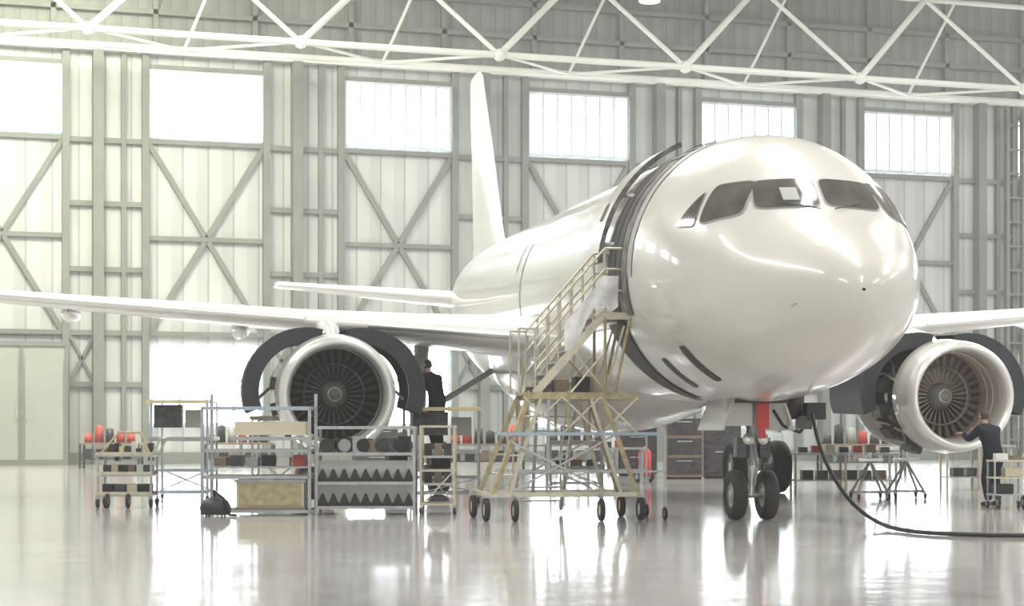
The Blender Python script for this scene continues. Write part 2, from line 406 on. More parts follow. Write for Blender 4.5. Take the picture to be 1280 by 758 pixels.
p0 = from_xz(-.74, -.72, 0); n_ = nrm(p0.x, p0.y, p0.z-AX); g.tube(p0, p0+n_*.1, .015, 'steel', n=8); g.tube(p0+n_*.1, p0+n_*.1+Vector((0, -.1, 0)), .013, 'steel', n=8)
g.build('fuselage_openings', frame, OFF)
g = MB()
for off, k_ in ((.20, 'paint'), (.12, 'recess_shade')):
    rows = [[from_st(6.42+.95*i/4, R_(112+64*j/16), off) for j in range(17)] for i in range(5)]
    g.grid(rows, k_)
for s_ in (6.42, 7.37):
    g.grid([[from_st(s_, R_(112+64*j/16), o) for j in range(17)] for o in (.12, .20)], 'recess_shade')
for t_ in (112, 176):
    g.grid([[from_st(6.42+.95*i/4, R_(t_), o) for i in range(5)] for o in (.12, .20)], 'seam_and_shade')
g.tube(from_st(6.1, R_(145), 0), from_st(6.7, R_(145), .14), .04, 'steel')
g.tube(from_st(6.1, R_(168), 0), from_st(6.7, R_(168), .14), .04, 'steel')
patch(g, [(6.75, R_(150)), (7.0, R_(150)), (7.0, R_(158)), (6.75, R_(158))], from_st, 'dark', .206, 6, rnd=1)
g.build('service_door', frame, OFF)

def airfoil(n=18, tc=.12):
    up = []; lo = []
    for i in range(n+1):
        x = (1-math.cos(math.pi*i/n))/2
        yt = 5*tc*(.2969*q(x)-.126*x-.3516*x*x+.2843*x**3-.1036*x**4); cam = .02*(1-(2*x-.8)**2)
        up.append((x, cam+yt)); lo.append((x, cam-yt))
    return up[::-1]+lo[1:-1]
def loft(mb, sts, k):
    rows = []
    for lat, le, ch, z, tc in sts:
        rows.append([Vector((lat, le+x*ch, AX+z+y*ch)) for x, y in airfoil(tc=tc)])
    mb.grid(rows, k, closed=True)
    for rr in (rows[0], rows[-1]): mb.add(rr, [list(range(len(rr)))], k)
for sd, nm in ((-1, 'wing_starboard'), (1, 'wing_port')):
    w = MB()
    loft(w, [(sd*l, le, c, z, t) for l, le, c, z, t in ((1.2, 11.2, 7.5, -1.12, .14), (2.0, 11.9, 6.6, -1.0, .135), (4.2, 13.1, 5.2, -.80, .12), (6.4, 14.25, 4.1, -.60, .115), (11.5, 16.95, 2.8, -.13, .11), (16.6, 19.6, 1.65, .33, .10), (16.95, 19.8, 1.5, .36, .08))], 'wing')
    for (l0, a0, z0), (l1, a1, z1) in (((2.6, 12.23, -.9), (5.2, 13.6, -.66)), ((6.4, 14.25, -.56), (16.4, 19.5, .345))):
        w.tube((sd*l0, a0+.02, AX+z0+.02), (sd*l1, a1+.02, AX+z1+.0), .055, 'metal', n=10)
    for l, s_, z in ((4.6, 16.2, -1.0), (7.6, 16.6, -.72), (11.2, 17.8, -.36)):
        w.lathe([(0, .01), (.3, .13), (.9, .2), (1.8, .18), (2.6, .08), (3.0, .01)], (sd*l, s_, AX+z+.05), 'Y', 'wing', 14)
    w.add([Vector((sd*16.97, s_, AX+z)) for s_, z in ((19.8, .38), (20.9, 1.1), (21.6, 1.1), (21.3, .38), (21.5, -.2), (20.8, -.2))], [(0, 1, 2, 3, 4, 5)], 'wing')
    w.build(nm, frame, OFF)
    w = MB()
    loft(w, [(sd*l, le, c, z, t) for l, le, c, z, t in ((.3, 31.4, 4.3, .57, .12), (1.2, 31.9, 3.9, .65, .12), (6.1, 35.2, 1.7, 1.17, .12), (6.22, 35.35, 1.5, 1.18, .06))], 'wing')
    w.build('tailplane', frame, OFF)
w = MB()
rows = []
for z, le, ch, tc in ((1.6, 29.2, 7.2, .045), (1.95, 29.7, 6.7, .06), (2.5, 30.6, 5.7, .08), (7.6, 34.6, 2.5, .085), (7.8, 35.0, 2.0, .05)):
    rows.append([Vector(((y-.0)*ch, le+x*ch, AX+z)) for x, y in [(a, c - .02*(1-(2*a-.8)**2)) for a, c in airfoil(tc=tc)]])
w.grid(rows, 'wing', closed=True); w.add(rows[-1], [list(range(len(rows[-1])))], 'wing'); w.build('tail_fin', frame, OFF)
w = MB(); rows = []
for i in range(17):
    t = i/16; s_ = 10.4+10.6*t; f = math.sin(math.pi*t)**.5 if 0 < t < 1 else 0
    rows.append([Vector(((1.2+1.15*f)*math.cos(a), s_, AX-1.15+(.3+1.35*f*(1 if math.sin(a) < 0 else .4))*math.sin(a))) for a in [2*math.pi*j/32 for j in range(32)]])
w.grid(rows, 'paint', closed=True); w.build('belly_fairing', frame, OFF)

def engine(sd, lat, liner, blade, nm):
    e = empty(nm, (sd*lat, 10.9-PIV, 1.88), 0, frame); e.scale = (.95, 1, .95)
    m = MB()
    m.lathe([(.35,.89),(.2,.90),(.1,.925),(.03,.96),(0,1.0),(.03,1.05),(.1,1.09),(.22,1.115)], (0,0,0), 'Y', 'metal', 48)
    m.lathe([(.22,1.115),(.6,1.15),(.85,1.17),(.88,1.13),(.9,1.02)], (0,0,0), 'Y', 'paint', 48)
    m.lathe([(.35,.89),(.7,.89),(1.2,.89),(1.75,.88)], (0,0,0), 'Y', liner, 48)
    for s_ in (.62, .9): m.lathe([(s_, .893),(s_+.01, .88),(s_+.03, .88),(s_+.04, .893)], (0,0,0), 'Y', 'metal', 48)
    m.build('inlet_cowl', e)
    m = MB()
    for i in range(30):
        a = 2*math.pi*i/30; rows = []
        for j in range(6):
            r = .27+.6*j/5; tw = math.radians(25+38*j/5); ch = .11+.05*j/5
            rd = Vector((math.cos(a), 0, math.sin(a))); tg = Vector((-math.sin(a), 0, math.cos(a)))
            d = tg*math.sin(tw)+Vector((0, 1, 0))*math.cos(tw)
            cc = rd*r+Vector((0, 1.3, 0)); rows.append([cc-d*ch, cc+tg*.008, cc+d*ch, cc-tg*.008])
        m.grid(rows, blade, closed=True)
    m.lathe([(.82,.001),(.86,.05),(.95,.13),(1.1,.22),(1.22,.27),(1.4,.28)], (0,0,0), 'Y', 'steel', 28)
    m.lathe([(.93,.118),(.955,.14)], (0,-.006,0), 'Y', 'white', 28)
    m.lathe([(1.08,.58),(1.10,.61),(1.2,.61),(1.22,.58)], (0,0,0), 'Y', 'steel', 32)
    m.lathe([(1.5,.001),(1.5,.88)], (0,0,0), 'Y', 'dark', 32)
    m.build('fan', e)
    m = MB()
    m.lathe([(.88,.98),(.92,1.05),(1.1,1.05),(1.12,.99),(1.3,.98),(1.35,1.04),(1.6,1.04),(1.62,.98),(2.0,.98),(2.02,1.03),(2.4,1.03),(2.45,.9),(3.2,.72)], (0,0,0), 'Y', 'dsteel', 40)
    m.lathe([(2.45,.9),(2.5,1.12),(3.2,1.1),(4.1,.88),(4.1,.8)], (0,0,0), 'Y', 'paint', 40)
    m.lathe([(3.6,.62),(4.6,.5),(5.1,.38),(5.1,.33)], (0,0,0), 'Y', 'steel', 32)
    m.lathe([(4.8,.28),(5.3,.15),(5.6,.01)], (0,0,0), 'Y', 'steel', 24)
    for i in range(18):
        a = random.uniform(0, 6.28); a2 = a+random.uniform(-.5, .5)
        m.path([(1.08*math.cos(a), 1.0, 1.08*math.sin(a)), (1.12*math.cos(a2), 1.7, 1.12*math.sin(a2)), (1.07*math.cos(a2), 2.4, 1.07*math.sin(a2))], .025, random.choice(['steel', 'metal', 'yellow', 'black']))
    for a in (R_(170), R_(195), R_(220), R_(250), R_(300), R_(330)): m.box((1.12*math.cos(a), 1.7, 1.12*math.sin(a)), (.25, .5, .25), 'dsteel', R=Matrix.Rotation(-a, 3, 'Y'))
    m.build('engine_core', e)
    m = MB()
    for s2 in (-1, 1):
        ph = R_(27); hinge = Vector((s2*.15, 0, 1.15))
        def ring(rr, yy, a0=78, a1=-48):
            row = []
            for j in range(17):
                a = R_(a0+(a1-a0)*j/16); pnt = Vector((s2*rr*math.cos(a), 0, rr*math.sin(a)))-hinge
                c_, s_ = math.cos(s2*ph), math.sin(s2*ph)
                pnt = Vector((pnt.x*c_-pnt.z*s_, 0, pnt.x*s_+pnt.z*c_))+hinge; row.append(pnt+Vector((0, yy, 0)))
            return row
        m.grid([ring(1.24, 1.05), ring(1.24, 1.9), ring(1.24, 2.9)], 'navy')
        m.grid([ring(1.20, 1.06), ring(1.20, 2.88)], 'navy')
        for yy in (1.05, 1.06, 1.5, 2.0, 2.5, 2.89): m.grid([ring(1.24, yy), ring(.92, yy)], 'navy')
        m.grid([ring(.92, 1.06), ring(.92, 1.12)], 'dsteel'); m.grid([ring(1.245, 1.04), ring(1.225, 1.04)], 'dsteel')
        m.tube((s2*.9, 1.9, .4), (s2*1.45, 1.9, -.1), .03, 'steel')
    m.build('cowl_doors', e)
    m = MB(); rows = []
    for s_, w_, zb, zt in ((1.3,.03,1.0,1.1),(1.9,.16,.95,1.32),(3.0,.22,.85,1.5),(4.2,.24,.6,1.72),(5.6,.22,.7,1.75),(7.0,.06,1.2,1.65)):
        rows.append([Vector((-w_, s_, zb)), Vector((-w_, s_, zt-.08)), Vector((0, s_, zt)), Vector((w_, s_, zt-.08)), Vector((w_, s_, zb))])
    m.grid(rows, 'paint', closed=True); m.build('pylon', e)
engine(-1, 5.98, 'liner_shaded', 'blade_shaded', 'engine_starboard')
engine(1, 5.85, 'bronze', 'blade_lit', 'engine_port')

g = MB()
for x in (-.25, .25): g.wheel((x, 5.07, .385), .385, .22)
g.tube((-.3, 5.07, .385), (.3, 5.07, .385), .05, 'steel')
g.tube((0, 5.07, .385), (0, 5.0, 1.0), .055, 'metal'); g.tube((0, 5.02, .85), (0, 4.95, 2.3), .09, 'steel')
g.tube((0, 5.0, 1.3), (0, 6.2, 2.1), .045, 'steel')
g.path([(0, 4.9, .55), (0, 4.72, .85), (0, 4.9, 1.15)], .03, 'steel')
for x in (-.12, .12): g.lathe([(-.04, .001), (-.04, .09), (.08, .05)], (x, 4.86, 1.25), 'Y', 'metal', 14)
g.tube((-.22, 5.0, 1.0), (.22, 5.0, 1.0), .05, 'dsteel')
for x in (-.2, .17): g.box((x, 4.98, 1.12), (.16, .2, .3), 'dsteel')
g.path([(.1, 4.92, .6), (.16, 4.9, 1.0), (.09, 4.9, 1.5)], .015, 'black'); g.path([(-.1, 4.92, .6), (-.14, 4.9, 1.1), (-.09, 4.9, 1.5)], .015, 'black')
for x in (-.5, .45):
    g.box((x, 5.3, 1.62), (.03, 1.5, .5), 'paint', R=Matrix.Rotation(math.copysign(.35, -x), 3, 'Y'))
g.box((-.3, 4.72, 1.66), (.42, .03, .42), 'paint')
g.box((0, 5.0, 1.86), (.8, 1.2, .12), 'dark')
g.build('nose_gear', air)
g = MB()
g.box((.07, 4.68, 1.66), (.19, .06, .50), 'red'); g.box((.06, 4.68, 1.36), (.1, .05, .2), 'red'); g.build('red_cover', air)
g = MB()
g.lathe([(0, .01), (.02, .16), (.35, .2), (.4, .12)], (.62, 5.0, 1.55), 'Z', 'black', 16)
g.box((.95, 4.9, 1.68), (.3, .3, .26), 'black'); g.box((.78, 4.85, 1.5), (.2, .2, .2), 'dsteel')
g.path([(.9, 4.85, 1.6), (.7, 4.8, 1.35), (.45, 4.85, 1.45), (.3, 4.9, 1.7)], .025, 'black')
g.tube((.75, 4.9, 1.7), (.75, 4.9, 2.0), .05, 'dsteel')
g.build('ground_power_plug', air)
for sd in (-1, 1):
    g = MB()
    for dx in (-.46, .46): g.wheel((sd*3.8+dx, 17.7, .585), .585, .42)
    g.tube((sd*3.8-.6, 17.7, .585), (sd*3.8+.6, 17.7, .585), .09, 'steel')
    g.tube((sd*3.8, 17.7, .5), (sd*3.8, 17.7, 1.6), .11, 'metal'); g.tube((sd*3.8, 17.7, 1.3), (sd*3.7, 17.7, 3.3), .16, 'steel')
    g.tube((sd*3.8, 17.7, 1.7), (sd*2.0, 17.7, 2.8), .07, 'steel')
    g.box((sd*4.15, 17.6, 2.1), (.06, 1.0, 1.5), 'paint')
    g.build('main_gear', air)

# ---------------------------------------------------------------- maintenance stairs
st = MB()
Y_ = 'khaki'
for x in (-1.3, 1.1):
    for y in (-.7, .7):
        st.wheel((x, y, .18), .18, .09, hub='cream'); st.box((x, y, .38), (.12, .14, .05), 'steel'); st.tube((x, y, .3), (x, y, .42), .03, 'steel')
for x in (-.88, .45): st.wheel((x, -.86, .17), .17, .08, hub='cream'); st.bar((x, -.86, .36), (x, -.68, .4), .05, .05, 'steel')
for y in (-.7, .7):
    st.bar((-1.35, y, .4), (1.15, y, .4), .05, .07, 'beige')
    st.bar((-1.2, y, .4), (-.62, y*.75, 1.9), .055, .07, Y_); st.bar((1.05, y, .4), (.55, y*.75, 1.9), .055, .07, Y_)
    st.bar((-.95, y, .4), (-.42, y*.75, 1.9), .04, .05, 'beige'); st.bar((.8, y, .4), (.35, y*.75, 1.9), .04, .05, 'beige')
    for t_ in (.2, .4, .6, .8): st.tube((-1.2+.58*t_, y*(1-.25*t_), .4+1.5*t_), (-.95+.53*t_, y*(1-.25*t_), .4+1.5*t_), .015, 'beige', n=6)
    st.bar((-.35, y*.9, .4), (-.3, y*.75, 1.9), .04, .04, 'steel'); st.bar((-.9, y, 1.2), (.6, y*.8, .45), .03, .03, 'steel'); st.bar((-.9, y, .45), (.7, y*.8, 1.3), .03, .03, 'steel')
    st.bar((-.95, y*.9, 1.33), (1.5, y*.9, 1.33), .04, .05, 'blue'); st.bar((1.5, y*.9, 1.33), (1.5, y*.9, .35), .03, .03, 'steel'); st.bar((-.95, y*.9, .75), (1.5, y*.9, .75), .03, .03, 'steel')
    st.wheel((1.5, y*.9, .1), .1, .05); st.tube((1.5, y*.9, .1), (1.5, y*.9, .4), .02, 'steel')
    st.bar((-.62, y*.75, 1.9), (1.1, y*.75, 1.9), .05, .08, Y_)
    for x in (-.62, .0, .55): st.tube((x, y*.78, 1.33), (x, y*.78, 2.0), .02, Y_, n=8)
for x in (-1.25, 1.1): st.bar((x, -.7, .4), (x, .7, .4), .05, .07, 'beige')
st.bar((-.95, -.63, 1.33), (-.95, .63, 1.33), .04, .05, 'blue'); st.bar((1.5, -.63, 1.33), (1.5, .63, 1.33), .04, .05, 'blue')
st.box((.1, 0, 1.95), (1.5, 1.06, .04), Y_)
for x0, z0 in ((-.7, 1.33), (-.1, 1.33), (.5, 1.33)): st.bar((x0, -.55, z0), (x0+.6, -.55, 1.9), .025, .025, 'beige'); st.bar((x0+.6, -.55, z0), (x0, -.55, 1.9), .025, .025, 'beige')
for y in (-.42, .42):
    st.bar((-.5, y, 1.95), (.6, y, 3.2), .035, .12, 'beige')
    st.bar((.6, y, 3.15), (1.05, y, 3.15), .04, .1, 'beige')
    for t in (0, .17, .33, .5, .67, .83, 1): st.tube((-.5+1.1*t, y, 1.95+1.25*t), (-.5+1.1*t, y, 2.95+1.25*t), .016, 'beige', n=8)
    for h in (.35, .68, 1.0): st.tube((-.5, y, 1.95+h), (.6, y, 3.2+h), .018, 'beige', n=8)
    for h in (.35, .68, 1.0): st.tube((.6, y, 3.2+h), (1.0, y, 3.2+h), .018, 'beige', n=8)
    st.tube((1.0, y, 3.15), (1.0, y, 4.2), .018, 'beige', n=8)
    st.tube((-.5, y, 2.95), (-.75, y, 2.95), .018, 'beige'); st.tube((-.75, y, 2.95), (-.75, y, 1.95), .018, 'beige')
    st.tube((.6, y, 3.15), (.6, y, 1.95), .025, Y_, n=8); st.tube((1.0, y, 3.15), (.75, y, 1.95), .025, Y_, n=8)
    st.tube((.6, y, 2.0), (.9, y, 3.0), .018, 'beige', n=8); st.tube((.05, y, 1.95), (.6, y, 2.6), .018, 'beige', n=8); st.tube((.1, y, 2.6), (.6, y, 2.0), .018, 'beige', n=8)
for i in range(7):
    t = (i+.5)/7; st.box((-.5+1.1*t, 0, 1.98+1.25*t), (.2, .84, .025), 'steel')
st.box((.8, 0, 3.19), (.5, .86, .04), 'beige')
for x in (-.45, .35): st.bar((x, 2.0, .1), (x, .55, 1.95), .05, .12, 'beige'); st.tube((x, 2.0, .05), (x, 2.0, 1.0), .018, 'beige'); st.tube((x, 2.0, 1.0), (x, .55, 2.9), .018, 'beige')
for i in range(8):
    t = (i+.5)/8; st.box((-.05, 2.0-1.45*t, .1+1.85*t), (.8, .22, .025), 'steel')
rows = []
for i in range(13):
    t = i/12; rows.append([Vector((-.05+.85*t, -.46+.03*math.sin(11*t+5*h), 2.6+1.0*min(t, .75)+.42-h*(.42+.12*math.sin(9*t)))) for h in (0, .25, .5, .75, 1)])
st.grid(rows, 'sheet')
for i, (x, k_) in enumerate(((-.35, 'dsteel'), (-.05, 'brown'), (.3, 'black'), (.6, 'cream'))): st.box((x, -.2+.1*i, 2.04+.03*i), (.24, .3, .14+.05*i), k_)
st.build('maintenance_stairs', loc=fl(.78, 30.0), rz=-(PSI-A))

# ---------------------------------------------------------------- work dock
d = MB()
W_ = 1.75
for x in (0, W_):
    for y in (0, 1.0): d.bar((x, y, 0), (x, y, 1.75 if y == 0 else 2.0), .05, .05, 'steel')
for z in (.06, .62, 1.05, 1.75):
    for y in (0, 1.0): d.bar((0, y, z), (W_, y, z), .05, .05, 'steel' if z < 1.7 else 'blue')
    for x in (0, W_): d.bar((x, 0, z), (x, 1.0, z), .05, .05, 'steel')
d.box((1.1, .5, 1.42), (1.15, .9, .22), 'cream'); d.box((1.1, .5, 1.25), (1.25, .95, .06), 'steel')
for x in (.62, 1.6): d.bar((x, .1, 1.05), (x, .1, 1.3), .05, .05, 'steel')
d.box((1.1, .45, .33), (1.1, .8, .42), 'cream'); d.box((1.1, .03, .33), (1.0, .02, .34), 'khaki'); d.box((1.1, .45, .56), (1.16, .86, .04), 'steel'); d.box((1.1, .45, .1), (1.16, .86, .05), 'brown')
d.box((.9, .5, .78), (1.6, .8, .03), 'steel')
for i in range(6): d.box((.25+.26*i, .45, .87+.02*(i % 2)), (.2, .4, .14+.04*(i % 2)), ['brown', 'dsteel', 'steel', 'black', 'white', 'dred'][i])
d.build('work_dock', loc=fl(-5.05, 31.3), rz=-PSI)
d = MB()
d.lathe([(0, .01), (0, .24), (.12, .25), (.22, .2), (.28, .08), (.32, .01)], (0, 0, .04), 'Z', 'black', 20)
for a in range(4): d.castor((.18*math.cos(a*1.57+.8), .18*math.sin(a*1.57+.8), 0), .02, .02)
d.path([(0, 0, .3), (-.05, -.1, .42), (.1, -.2, .3), (.2, -.2, .03), (.3, -.2, .03)], .02, 'black'); d.build('vacuum_cleaner', loc=fl(-4.75, 30.75), rz=0)
d = MB()
L_ = 1.6
for x in (0, L_):
    for y in (0, .7): d.bar((x, y, 0), (x, y, 1.45), .045, .045, 'steel')
for z in (.12, .52, 1.0, 1.43):
    for y in (0, .7): d.bar((0, y, z), (L_, y, z), .04, .05, 'steel')
    d.box((L_/2, .35, z), (L_, .7, .02), 'steel')
for z in (.15, .55):
    d.box((L_/2, .25, z+.19), (L_, .01, .3), 'white')
    for i in range(9):
        x = .09+.177*i
        for y0, y1 in ((.02, .22), (.38, .66)):
            vs = [(x-.088, y0, z), (x+.088, y0, z), (x+.008, y0, z+.2), (x-.008, y0, z+.2), (x-.088, y1, z), (x+.088, y1, z), (x+.008, y1, z+.2), (x-.008, y1, z+.2)]
            d.add(vs, [(0,1,2,3),(5,4,7,6),(0,4,5,1),(1,5,6,2),(2,6,7,3),(3,7,4,0)], 'black')
for i in range(6): d.box((.18+.25*i, .3, 1.12), (.2, .35, .22+.06*(i % 3)), ['dsteel', 'black', 'steel', 'brown', 'dsteel', 'black'][i])
for i in range(5): d.tube((.15+.3*i, .1, 1.14), (.25+.3*i, .6, 1.14), .11, ['dsteel', 'steel', 'black', 'dsteel', 'black'][i])
d.build('chock_rack', loc=fl(-3.2, 31.4), rz=-PSI)
def standframe(name, loc, w, dd, h, k='beige', rz=-PSI, deck=None, cast=True, shelf=(), front=None):
    m = MB(); z0 = .14 if cast else 0
    for x in (0, w):
        for y in (0, dd):
            m.bar((x, y, z0), (x, y, h), .04, .04, k)
            if cast: m.castor((x, y, 0), .055, .035)
    for z in (z0+.03, h*.5, h):
        for y in (0, dd): m.bar((0, y, z), (w, y, z), .035, .035, k)
        for x in (0, w): m.bar((x, 0, z), (x, dd, z), .035, .035, k)
    m.bar((0, 0, z0), (w, 0, h*.5), .025, .025, k); m.bar((w, dd, z0), (0, dd, h*.5), .025, .025, k)
    for z in shelf:
        m.box((w/2, dd/2, z), (w, dd, .04), 'steel')
        for i in range(3): m.box((w*(.2+.3*i), dd/2, z+.12), (w*.22, dd*.5, .2), ['black', 'brown', 'dsteel'][i])
    if deck: m.box((w/2, dd/2, h+.03), (w+.1, dd+.1, .07), deck)
    if front:
        for x in (0, w):
            for y in (0, dd): m.bar((x, y, h), (x, y, front), .035, .035, k)
            m.bar((x, 0, front), (x, dd, front), .03, .03, k)
        m.box((w/2, -.12, front), (w+.1, .35, .07), 'yellow'); m.bar((0, dd, front), (w, dd, front), .03, .03, k)
        m.box((w*.3, .1, front-.28), (w*.5, .2, .45), 'dsteel'); m.box((w*.75, .1, front-.33), (w*.3, .2, .35), 'cabin')
    return m.build(name, loc=loc, rz=rz)
standframe('tool_stand', fl(-1.5, 31.5), .55, .8, 1.45, 'beige', shelf=(.5, .95))
standframe('scaffold_platform', fl(-7.05, 37.5), 1.1, 1.2, 1.2, 'blue', deck='steel', front=1.95)
standframe('scaffold_platform', fl(-4.95, 36.6), .9, .9, 1.6, 'steel', deck='cream')
standframe('scaffold_platform', fl(-1.95, 36.9), 1.3, 1.2, .95, 'steel', deck='steel', front=1.8)
standframe('tool_stand', fl(.9, 44.5), 1.2, .8, 1.1, 'steel', deck='steel', shelf=(.5,))
m = MB()
for s_ in (-.25, .25): m.lathe([(-.02, .001), (-.02, .42), (.02, .42), (.02, .001)], (s_, 0, .42), 'X', 'brown', 28)
m.lathe([(-.24, .3), (.24, .3)], (0, 0, .42), 'X', 'black', 24)
m.build('cable_drum', loc=fl(-3.6, 35.2), rz=-.6)

t = MB()
for x in (0, .95):
    for y in (0, .6): t.tube((x, y, .18), (x, y, .95), .02, 'steel', n=8); t.castor((x, y, 0), .08, .05)
for x in (.18, .55): t.wheel((x, -.05, .13), .13, .06)
for z in (.22, .58, .93): t.box((.475, .3, z), (1.0, .65, .03), 'steel'); t.box((.475, -.02, z+.04), (1.0, .02, .06), 'beige'); t.box((.475, .62, z+.04), (1.0, .02, .06), 'beige')
t.path([(.95, 0, .9), (1.12, 0, 1.25), (1.12, .6, 1.25), (.95, .6, .9)], .02, 'beige')
t.path([(0, 0, .9), (.35, .1, 1.35), (.75, .1, 1.35), (.95, 0, .9)], .022, 'khaki')
for i in range(9): t.box((.1+.1*i, .2+.05*(i % 3), 1.0+.03*(i % 2)), (.08, .2, .14+.09*(i % 3)), ['brown', 'dsteel', 'black', 'yellow', 'dsteel', 'white', 'dsteel', 'cream', 'black'][i])
for i in range(6): t.box((.12+.15*i, .3, .68), (.12, .3, .18), ['dsteel', 'cream', 'black', 'brown', 'white', 'dsteel'][i])
for i in range(4): t.box((.15+.22*i, .3, .33), (.18, .4, .19), ['black', 'dsteel', 'cream', 'black'][i])
t.build('tool_trolley', loc=fl(-7.4, 34.3), rz=-PSI)

for u, v in ((6.9, 38.2), (7.75, 38.8)):
    m = MB()
    for x in (0, .6):
        m.bar((x, 0, .15), (x, .9, .15), .04, .05, 'steel'); m.castor((x, 0, 0), .06, .04); m.castor((x, .9, 0), .06, .04)
        m.tube((x, .1, .15), (.3, .45, .78), .025, 'steel'); m.tube((x, .8, .15), (.3, .45, .78), .025, 'steel')
    m.bar((0, .45, .15), (.6, .45, .15), .04, .05, 'steel'); m.box((.3, .45, .8), (.5, .3, .05), 'metal'); m.tube((.3, .45, .78), (.3, .45, .95), .04, 'metal')
    m.build('axle_stand', loc=fl(u, v), rz=-PSI)
def wbench(loc, w, h, items, k='cream'):
    m = MB()
    for x in (0, w/2, w):
        for y in (0, .7): m.bar((x, y, 0), (x, y, h), .05, .05, k)
    m.box((w/2, .35, h+.03), (w+.2, .85, .05), 'steel'); m.box((w/2, .35, .3), (w, .7, .03), 'steel')
    for i, c_ in enumerate(items): m.box((.2+.3*i, .35, h+.12), (.2, .3, .12+.06*(i % 3)), c_)
    for i in range(len(items)-1): m.box((.3+.32*i, .35, .42), (.24, .4, .2), ['black', 'dsteel', 'brown'][i % 3])
    m.build('workbench', loc=loc, rz=-PSI)
wbench(fl(6.2, 42.0), 2.2, .85, ['dsteel', 'dred', 'cream', 'black', 'dred', 'brown', 'dsteel'])
wbench(fl(10.2, 45.0), 1.5, 1.0, ['black', 'cream', 'dsteel'])
wbench(fl(2.0, 50.0), 1.4, .9, ['dred', 'dsteel', 'dred'], 'steel')

m = MB()
for x in (0, .55):
    for y in (0, .5): m.tube((x, y, .15), (x, y, .85), .018, 'steel', n=8)
for x in (.05, .5): m.wheel((x, -.03, .12), .12, .05, hub='cream')
for x in (.0, .55): m.castor((x, .5, 0), .06, .04)
for z in (.25, .55, .85): m.box((.275, .25, z), (.6, .55, .03), 'beige' if z > .5 else 'steel')
m.box((.2, .25, .35), (.3, .35, .18), 'black'); m.box((.35, .2, .65), (.3, .3, .16), 'cream'); m.box((.15, .2, .92), (.2, .25, .12), 'white'); m.box((.42, .25, .9), (.15, .3, .08), 'brown')
m.path([(.55, 0, .85), (.7, 0, 1.02), (.7, .5, 1.02), (.55, .5, .85)], .016, 'beige')
m.build('parts_trolley', loc=fl(8.5, 33.8), rz=-PSI)

cu = bpy.data.curves.new('power_hose', 'CURVE'); cu.dimensions = '3D'; cu.bevel_depth = .03; cu.bevel_resolution = 3
pts = [fl(4.52, 28.9, 1.62), fl(4.55, 28.6, 1.2), fl(4.72, 28.3, .7), fl(4.95, 27.8, .28), fl(5.15, 27.0, .07), fl(5.25, 26.0, .031), fl(5.45, 25.2, .031), fl(5.95, 24.75, .031), fl(6.6, 24.6, .031), fl(7.6, 24.5, .031), fl(9.5, 24.4, .031), fl(14, 25.5, .031)]
sp = cu.splines.new('NURBS'); sp.points.add(len(pts)-1)
for i, p_ in enumerate(pts): sp.points[i].co = (*p_, 1)
sp.use_endpoint_u = True; sp.order_u = 3
o = bpy.data.objects.new('power_hose', cu); sc.collection.objects.link(o); cu.materials.append(M['black'])

# ---------------------------------------------------------------- far equipment
m = MB()
m.box((0, 0, 2.55), (3.7, 1.6, 5.1), 'cabin'); m.box((0, -.82, 5.0), (3.8, .1, .2), 'frame')
for x in (-1.8, 0, 1.8): m.box((x, -.84, 2.5), (.12, .08, 5.0), 'frame')
m.box((0, -.84, .12), (3.7, .1, .24), 'frame'); m.box((-.9, -.86, 2.3), (1.5, .04, 4.2), 'cabin'); m.box((.9, -.86, 2.3), (1.5, .04, 4.2), 'cabin')
m.box((-.2, -.92, 2.1), (.06, .08, .4), 'steel'); m.box((.2, -.92, 2.1), (.06, .08, .4), 'steel')
m.build('storage_cabin', loc=(5.6, 81.6, 0))
def extinguisher(loc, sc_=.62):
    m = MB()
    m.lathe([(0, .01), (0, .3), (1.1, .3), (1.28, .15), (1.35, .06), (1.4, .01)], (0, 0, .3), 'Z', 'red', 18)
    for x in (-.38, .38): m.wheel((x, .1, .28), .28, .1)
    m.tube((-.38, .1, .28), (.38, .1, .28), .03, 'steel'); m.path([(-.25, .2, .3), (-.25, .45, 1.7), (.25, .45, 1.7), (.25, .2, .3)], .03, 'black')
    m.path([(0, 0, 1.65), (.3, -.1, 1.4), (.36, -.1, .7)], .03, 'black'); m.tube((0, -.25, 0), (0, -.2, .35), .03, 'steel')
    m.build('wheeled_fire_extinguisher', loc=loc, rz=.3, scale=sc_)
def bench(loc, w=2.4, cols=('dsteel', 'black', 'cabin', 'dred', 'dsteel')):
    m = MB()
    for x in (0, w):
        for y in (0, .7): m.bar((x, y, 0), (x, y, .9), .08, .08, 'dsteel')
    m.box((w/2, .35, .93), (w+.1, .85, .07), 'brown'); m.box((w/2, .35, .35), (w, .7, .04), 'dsteel')
    for i in range(int(w/.4)): m.lathe([(0, .01), (0, .17), (.3+.1*(i*7 % 4), .15), (.36+.1*(i*7 % 4), .01)], (.25+.4*i, .35, .97), 'Z', cols[i % len(cols)], 10)
    for i in range(int(w/.5)): m.box((.25+.5*i, .35, .55), (.34, .5, .36), ['dsteel', 'black', 'brown', 'dsteel'][i % 4])
    m.build('workbench', loc=loc, rz=-PSI)
bench(fl(-16.2, 72), 2.2, ('dred', 'dred', 'dsteel', 'dred', 'dred'))
bench(fl(-2.2, 66), 2.6, ('dred', 'dred', 'dsteel', 'black', 'dsteel', 'dred')); bench(fl(-11.6, 72), 2.6); bench(fl(10.3, 64), 2.8); bench(fl(1.2, 67), 2.2, ('dsteel', 'black', 'dsteel'))
extinguisher(fl(3.6, 52), .58)
